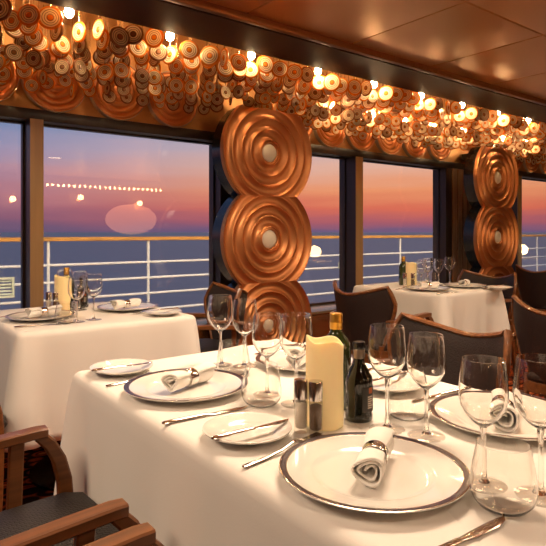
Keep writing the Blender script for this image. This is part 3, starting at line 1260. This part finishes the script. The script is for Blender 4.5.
def make_tumbler():
    pr = [(0, 0.0), (0.024, 0.0), (0.034, 0.004), (0.0425, 0.014), (0.046, 0.026), (0.0455, 0.040), (0.042, 0.062), (0.038, 0.082), (0.0362, 0.092)]
    inn = [(0.0354, 0.092), (0.0370, 0.082), (0.0409, 0.062), (0.0443, 0.040), (0.0446, 0.026), (0.0414, 0.0148), (0.033, 0.0055), (0.023, 0.0022), (0, 0.0020)]
    return obj('stemless_tumbler', G().lathe(pr + inn, 48), M['glass'], None, angle=70)


def make_candle():
    t = thing('pillar_candle')
    R, H = 0.038, 0.178
    seg = 64
    def rim(a):
        return H - 0.004 + 0.005 * math.cos(a - 1.88) + 0.0045 * math.cos(3 * (a - 1.88))
    rings = []
    for r, z in ((0.034, 0.0), (R, 0.003)):
        rings.append([(r * math.cos(2 * PI * k / seg), r * math.sin(2 * PI * k / seg), z) for k in range(seg)])
    for q in (0.25, 0.5, 0.75, 0.93, 0.985):
        rings.append([((R + 0.0006 * math.sin(5 * 2 * PI * k / seg + 7 * q)) * math.cos(2 * PI * k / seg), (R + 0.0006 * math.sin(5 * 2 * PI * k / seg + 7 * q)) * math.sin(2 * PI * k / seg), rim(2 * PI * k / seg) * q) for k in range(seg)])
    for r, dz in ((0.0365, 0.0), (0.0345, -0.0005), (0.0325, -0.006), (0.029, -0.016), (0.018, -0.022), (0.004, -0.024)):
        rings.append([(r * math.cos(2 * PI * k / seg), r * math.sin(2 * PI * k / seg), (rim(2 * PI * k / seg) if dz > -0.01 else H) + dz) for k in range(seg)])
    obj('wax', G().loft(rings), M['candle'], t, angle=60)
    obj('wick', G().tube([(0, 0, H - 0.026), (0.001, 0, H - 0.020), (0.002, 0, H - 0.015)], 0.0012, 6), M['wick'], t)
    return t


def make_shaker(kind):
    t = thing(kind + '_shaker')
    obj('body', G().lathe([(0, 0.0), (0.0120, 0.0), (0.0135, 0.002), (0.0135, 0.068), (0.0122, 0.070), (0.0122, 0.012), (0.010, 0.009), (0, 0.0085)], 32), M['thin'], t, angle=50)
    top = 0.060 if kind == 'salt' else 0.055
    obj(kind + '_fill', G().lathe([(0, 0.0092), (0.0098, 0.0095), (0.0118, 0.013), (0.0118, top), (0.006, top + .003), (0, top + .002)], 28), M[kind], t, angle=50)
    obj('cap', G().lathe([(0.0126, 0.0665), (0.0142, 0.0665), (0.0142, 0.100), (0.0132, 0.1035), (0.004, 0.105), (0, 0.105)], 36), M['steel'], t, angle=40)['label'] = 'chrome cap'
    return t


def make_vinegar():
    t = thing('vinegar_bottle')
    obj('body', G().lathe([(0, 0.0), (0.026, 0.0), (0.0285, 0.003), (0.0290, 0.012), (0.0270, 0.020), (0.0275, 0.055), (0.0290, 0.078), (0.0275, 0.090), (0.020, 0.105), (0.0135, 0.116), (0.0115, 0.124), (0.0115, 0.131), (0, 0.131)], 40), M['darkbottle'], t)
    obj('collar', G().lathe([(0, 0.129), (0.0128, 0.129), (0.0130, 0.147), (0.0118, 0.1485), (0, 0.1485)], 28), M['pourer'], t)
    obj('cap', G().lathe([(0, 0.148), (0.0125, 0.148), (0.0135, 0.151), (0.0135, 0.160), (0.012, 0.163), (0, 0.163)], 28), M['black'], t)
    # curved label on the right flank with a few lines of small print
    def patch(a0, a1, z0, z1, r, n_=14):
        v, f = [], []
        for i in range(n_ + 1):
            a = a0 + (a1 - a0) * i / n_
            for z, rr in ((z0, r), (z1, r)):
                v.append((rr * math.cos(a), rr * math.sin(a), z))
        for i in range(n_):
            f.append((2 * i, 2 * i + 2, 2 * i + 3, 2 * i + 1))
        for i in range(n_ + 1):
            pass
        return v, f
    lab = obj('label', G().add(*patch(-2.15, -0.75, 0.022, 0.074, 0.0294, 20)), M['label'], t)
    lab['label'] = 'black paper label with pale print'
    pr_ = G()
    for k, (a0, a1, z0, z1) in enumerate(((-1.72, -1.18, 0.052, 0.0545), (-1.72, -1.26, 0.0475, 0.050), (-1.72, -1.18, 0.043, 0.0455), (-1.72, -1.34, 0.0385, 0.041), (-1.72, -1.20, 0.034, 0.0365), (-1.72, -1.30, 0.0295, 0.032))):
        pr_ = G().add(*patch(a0, a1, z0, z1, 0.0296, 6))
        obj('print_line', pr_, M['labelink'], lab)
    obj('print_mark', G().add(*patch(-1.62, -1.25, 0.060, 0.072, 0.0296, 6)), M['labelred'], lab)['label'] = 'orange printed mark'
    return t


def make_oil():
    t = thing('oil_bottle')
    obj('body', G().lathe([(0, 0.0), (0.030, 0.0), (0.033, 0.004), (0.033, 0.130), (0.0315, 0.142), (0.024, 0.156), (0.016, 0.166), (0.0135, 0.172), (0.0135, 0.178), (0, 0.178)], 40), M['greenbottle'], t)
    obj('cap', G().lathe([(0, 0.176), (0.0140, 0.176), (0.0148, 0.178), (0.0140, 0.188), (0.0150, 0.190), (0.0150, 0.193), (0.0142, 0.195), (0.0146, 0.209), (0.0135, 0.211), (0, 0.211)], 32), M['goldcap'], t)['label'] = 'gold foil cap'
    return t


def setting(px, py, deg, where, opts=(), glasses=((0.138, -0.150), (0.148, -0.246), (0.081, -0.204)), nap=18, short=None, bread=(-0.055, 0.270)):
    """one cover laid for a diner facing `deg`; their left is +y of the local frame"""
    a = math.radians(deg)
    ca, sa = math.cos(a), math.sin(a)
    def Wp(x, y, z=0.0):
        return (px + x * ca - y * sa, py + x * sa + y * ca, TZ + z)
    place('charger', make_charger, Wp(0, 0), a, 'plum rimmed white charger plate ' + where, 'plate', 'plum rimmed charger plates')
    if nap is not None:
        place('napkin', make_napkin, Wp(0.012, 0.006, 0.0075), a + math.radians(nap), 'rolled white napkin in silver ring on the charger ' + where, 'napkin', 'rolled napkins in silver rings')
    if 'noknife' not in opts:
        place('knife', make_knife, Wp(-0.158, -0.188), a + math.radians(-4), 'dinner knife right of the charger ' + where, 'knife', 'silver dinner knives')
    if 'nofork' not in opts:
        place('fork', make_fork, Wp(-0.143, 0.155), a + math.radians(7), 'dinner fork left of the charger ' + where, 'fork', 'silver dinner forks')
    if 'nobread' not in opts:
        place('bread', make_bread, Wp(*bread), a, 'small white bread plate beside the charger ' + where, 'plate', 'small white bread plates')
        place('butter', make_butter_knife, Wp(bread[0] - 0.092, bread[1] - 0.022, 0.0200), a + math.radians(-2), 'butter knife lying across the bread plate ' + where, 'knife', 'silver butter knives')
    if glasses:
        for i, q in enumerate(glasses[:2]):
            place('wine' + str(i), (make_wineglass, make_large_wineglass)[i], Wp(*q), a,
                  ('smaller of two stemmed wine glasses at the cover ', 'larger of two stemmed wine glasses at the cover ')[i] + where, 'wine glass', 'stemmed wine glasses')
        if len(glasses) > 2:
            place('tumbler', make_tumbler, Wp(*glasses[2]), a, 'empty stemless tumbler at the cover ' + where, 'tumbler', 'stemless water tumblers')


setting(0.675, 1.228, 0, 'at the left of the near table')
setting(0.672, 0.612, 0, 'at the front of the near table', glasses=((0.118, -0.122), (0.150, -0.196), (0.075, -0.180)), nap=34)
setting(1.083, 0.625, 180, 'on the near table, right side', glasses=((0.190, -0.050), (0.220, -0.122), (0.135, -0.140)), nap=30)
setting(1.090, 1.255, 180, 'behind the candle on the near table', glasses=((0.158, -0.090), (0.205, -0.148), (0.235, -0.035)), nap=22, bread=(0.0, 0.325))
LW = 'on the left window table, '
setting(0.715, 2.645, 0, LW + 'left side', glasses=((0.10, -0.18), (0.18, -0.165), (0.05, -0.19)), opts=('nobread',), nap=4)
setting(1.150, 2.700, 180, LW + 'right side', glasses=((0.20, -0.13), (0.27, -0.14), (0.18, -0.2)), nap=8, bread=(-0.055, 0.285))
RW = 'on the far window table, '
setting(3.14, 2.36, 0, RW + 'left side', glasses=((0.12, 0.145), (0.19, 0.145), (0.24, 0.225)), opts=('nobread',), nap=-20)
setting(3.515, 2.33, 180, RW + 'right side', glasses=((0.045, -0.185), (-0.085, -0.18), (0.02, -0.275)), nap=20, bread=(-0.05, 0.24))
setting(3.30, 1.12, 0, 'at the right picture edge table', glasses=((0.13, -0.15), (0.14, -0.24)), nap=18)

for (x, y), w in (((0.778, 0.838), 'in the middle of the near table'), ((0.860, 2.812), 'on the left window table'), ((3.24, 2.58), 'on the far window table')):
    place('candle', make_candle, (x, y, TZ), 0.5, 'thick ivory pillar candle with wavy rim ' + w, 'candle', 'ivory pillar candles')
for (x, y), w in (((0.7147, 0.838), 'left of the candle on the near table'), ((0.79, 2.800), 'left of the candle on the left window table'), ((3.165, 2.575), 'left of the candle on the far window table')):
    place('salt', lambda: make_shaker('salt'), (x, y, TZ), 0, 'chrome capped salt shaker ' + w, 'salt shaker', 'salt shakers')
for (x, y), w in (((0.747, 0.832 - 0.005), 'in front of the candle on the near table'), ((0.82, 2.76), 'in front of the candle on the left window table'), ((3.09, 2.58), 'in front of the candle on the far window table')):
    pass
place('pepper', lambda: make_shaker('pepper'), (0.731, 0.8126, TZ), 0, 'chrome capped pepper shaker in front of the candle on the near table', 'pepper shaker', 'pepper shakers')
place('pepper', None, (0.812, 2.765, TZ), 0, 'chrome capped pepper shaker in front of the candle on the left window table', 'pepper shaker', 'pepper shakers')
place('pepper', None, (3.195, 2.530, TZ), 0, 'chrome capped pepper shaker in front of the candle on the far window table', 'pepper shaker', 'pepper shakers')
place('vinegar', make_vinegar, (0.861, 0.822, TZ), 0, 'small dark vinegar bottle with black cap right of the candle, near table', 'bottle', 'vinegar bottles')
place('oil', make_oil, (0.880, 0.910, TZ), 0, 'tall green oil bottle with gold cap behind the candle on the near table', 'bottle', 'oil bottles')
place('vinegar', None, (1.00, 2.93, TZ), 0, 'small dark vinegar bottle beside the candle on the left window table', 'bottle', 'vinegar bottles')
place('oil', None, (0.915, 2.925, TZ), 0, 'tall oil bottle with gold cap behind the glasses on the left window table', 'bottle', 'oil bottles')
place('oil', None, (3.30, 2.70, TZ), 0, 'tall oil bottle with gold cap behind the candle on the far window table', 'bottle', 'oil bottles')


# ================================================================== lamps across the room whose light shows in the panes
def make_sconce():
    t = thing('wall_lamp')
    obj('backplate', G().lathe([(0, 0.0), (0.06, 0.0), (0.06, 0.015), (0.02, 0.02), (0, 0.02)], 28, mat4=Matrix.Rotation(-PI / 2, 4, 'X')), M['brass'], t)
    obj('bracket', G().tube([(0, 0.015, 0), (0, 0.08, -0.02), (0, 0.12, 0.0), (0, 0.12, 0.03)], 0.008, 8), M['brass'], t)
    obj('globe', G().lathe([(0, 0.02), (0.03, 0.025), (0.055, 0.05), (0.062, 0.08), (0.050, 0.115), (0.025, 0.133), (0, 0.137)], 28, c=(0, 0.12, 0)), M['globe'], t)
    return t


for i, x in enumerate((-2.4, -1.2, 0.0, 1.3, 2.6, 3.9, 5.2, 6.6, 8.0)):
    place('sconce', make_sconce, (x, Y0, 1.70 + 0.08 * (i % 2)), 0, 'glowing globe wall lamp across the room, %s from its left end' % ORD[i], 'wall lamp', 'globe wall lamps across the room')
b = (4.75, 5.45, 0.95, 1.75)
make_table(*b, 'dining table between the far armchairs, beyond the right picture edge')
make_cloth(*b, 'white cloth on the table beyond the far armchairs at right', 0.4, 12)


def lamp(loc, lb):
    place('globe_lamp', make_globe_lamp, loc, 0, lb, 'table lamp', 'globe table lamps')


def make_globe_lamp():
    t = thing('globe_table_lamp')
    obj('base', G().lathe([(0, 0.0), (0.06, 0.0), (0.06, 0.008), (0.012, 0.02), (0.010, 0.06), (0, 0.06)], 28), M['brass'], t)
    obj('globe', G().lathe([(0, 0.055), (0.04, 0.06), (0.075, 0.09), (0.088, 0.13), (0.075, 0.175), (0.04, 0.203), (0, 0.21)], 32), M['globe'], t)
    return t


lamp((8.0, 2.75, TZ), 'glowing globe table lamp on the last table beyond the right picture edge')
lamp((5.05, 1.45, TZ), 'glowing globe table lamp on the table right of the aisle armchairs')
# lit cornice across the room, and a glowing panel added for its reflection
t = thing('lit_cornice', (4.40, Y0, 2.07))
tag(t, 'long lit cornice of small bulbs on the wall across the room', 'light')
obj('rail', G().box(-1.4, 1.4, 0.0, 0.06, -0.05, -0.01), M['brass'], t, bevel=0.004)
for k in range(26):
    q = obj('bulb', G().lathe([(0, -0.01), (0.012, 0.0), (0.020, 0.02), (0.018, 0.04), (0, 0.055)], 14, c=(-1.35 + 2.7 * k / 25, 0.03, 0)), M['glow'], t)
t = thing('onyx_panel', (5.05, Y0, 1.42))
tag(t, 'glowing amber onyx wall panel across the room', 'light')
m4 = Matrix.Rotation(-PI / 2, 4, 'X') @ Matrix.Diagonal((1.0, 0.56, 1.0, 1.0))
obj('frame', G().lathe([(0, 0.0), (0.63, 0.0), (0.63, 0.03), (0.60, 0.035), (0, 0.03)], 48, mat4=m4), M['brass'], t)
obj('onyx', G().lathe([(0, 0.075), (0.3, 0.07), (0.52, 0.05), (0.60, 0.034), (0, 0.034)], 48, mat4=m4), M['onyx'], t)
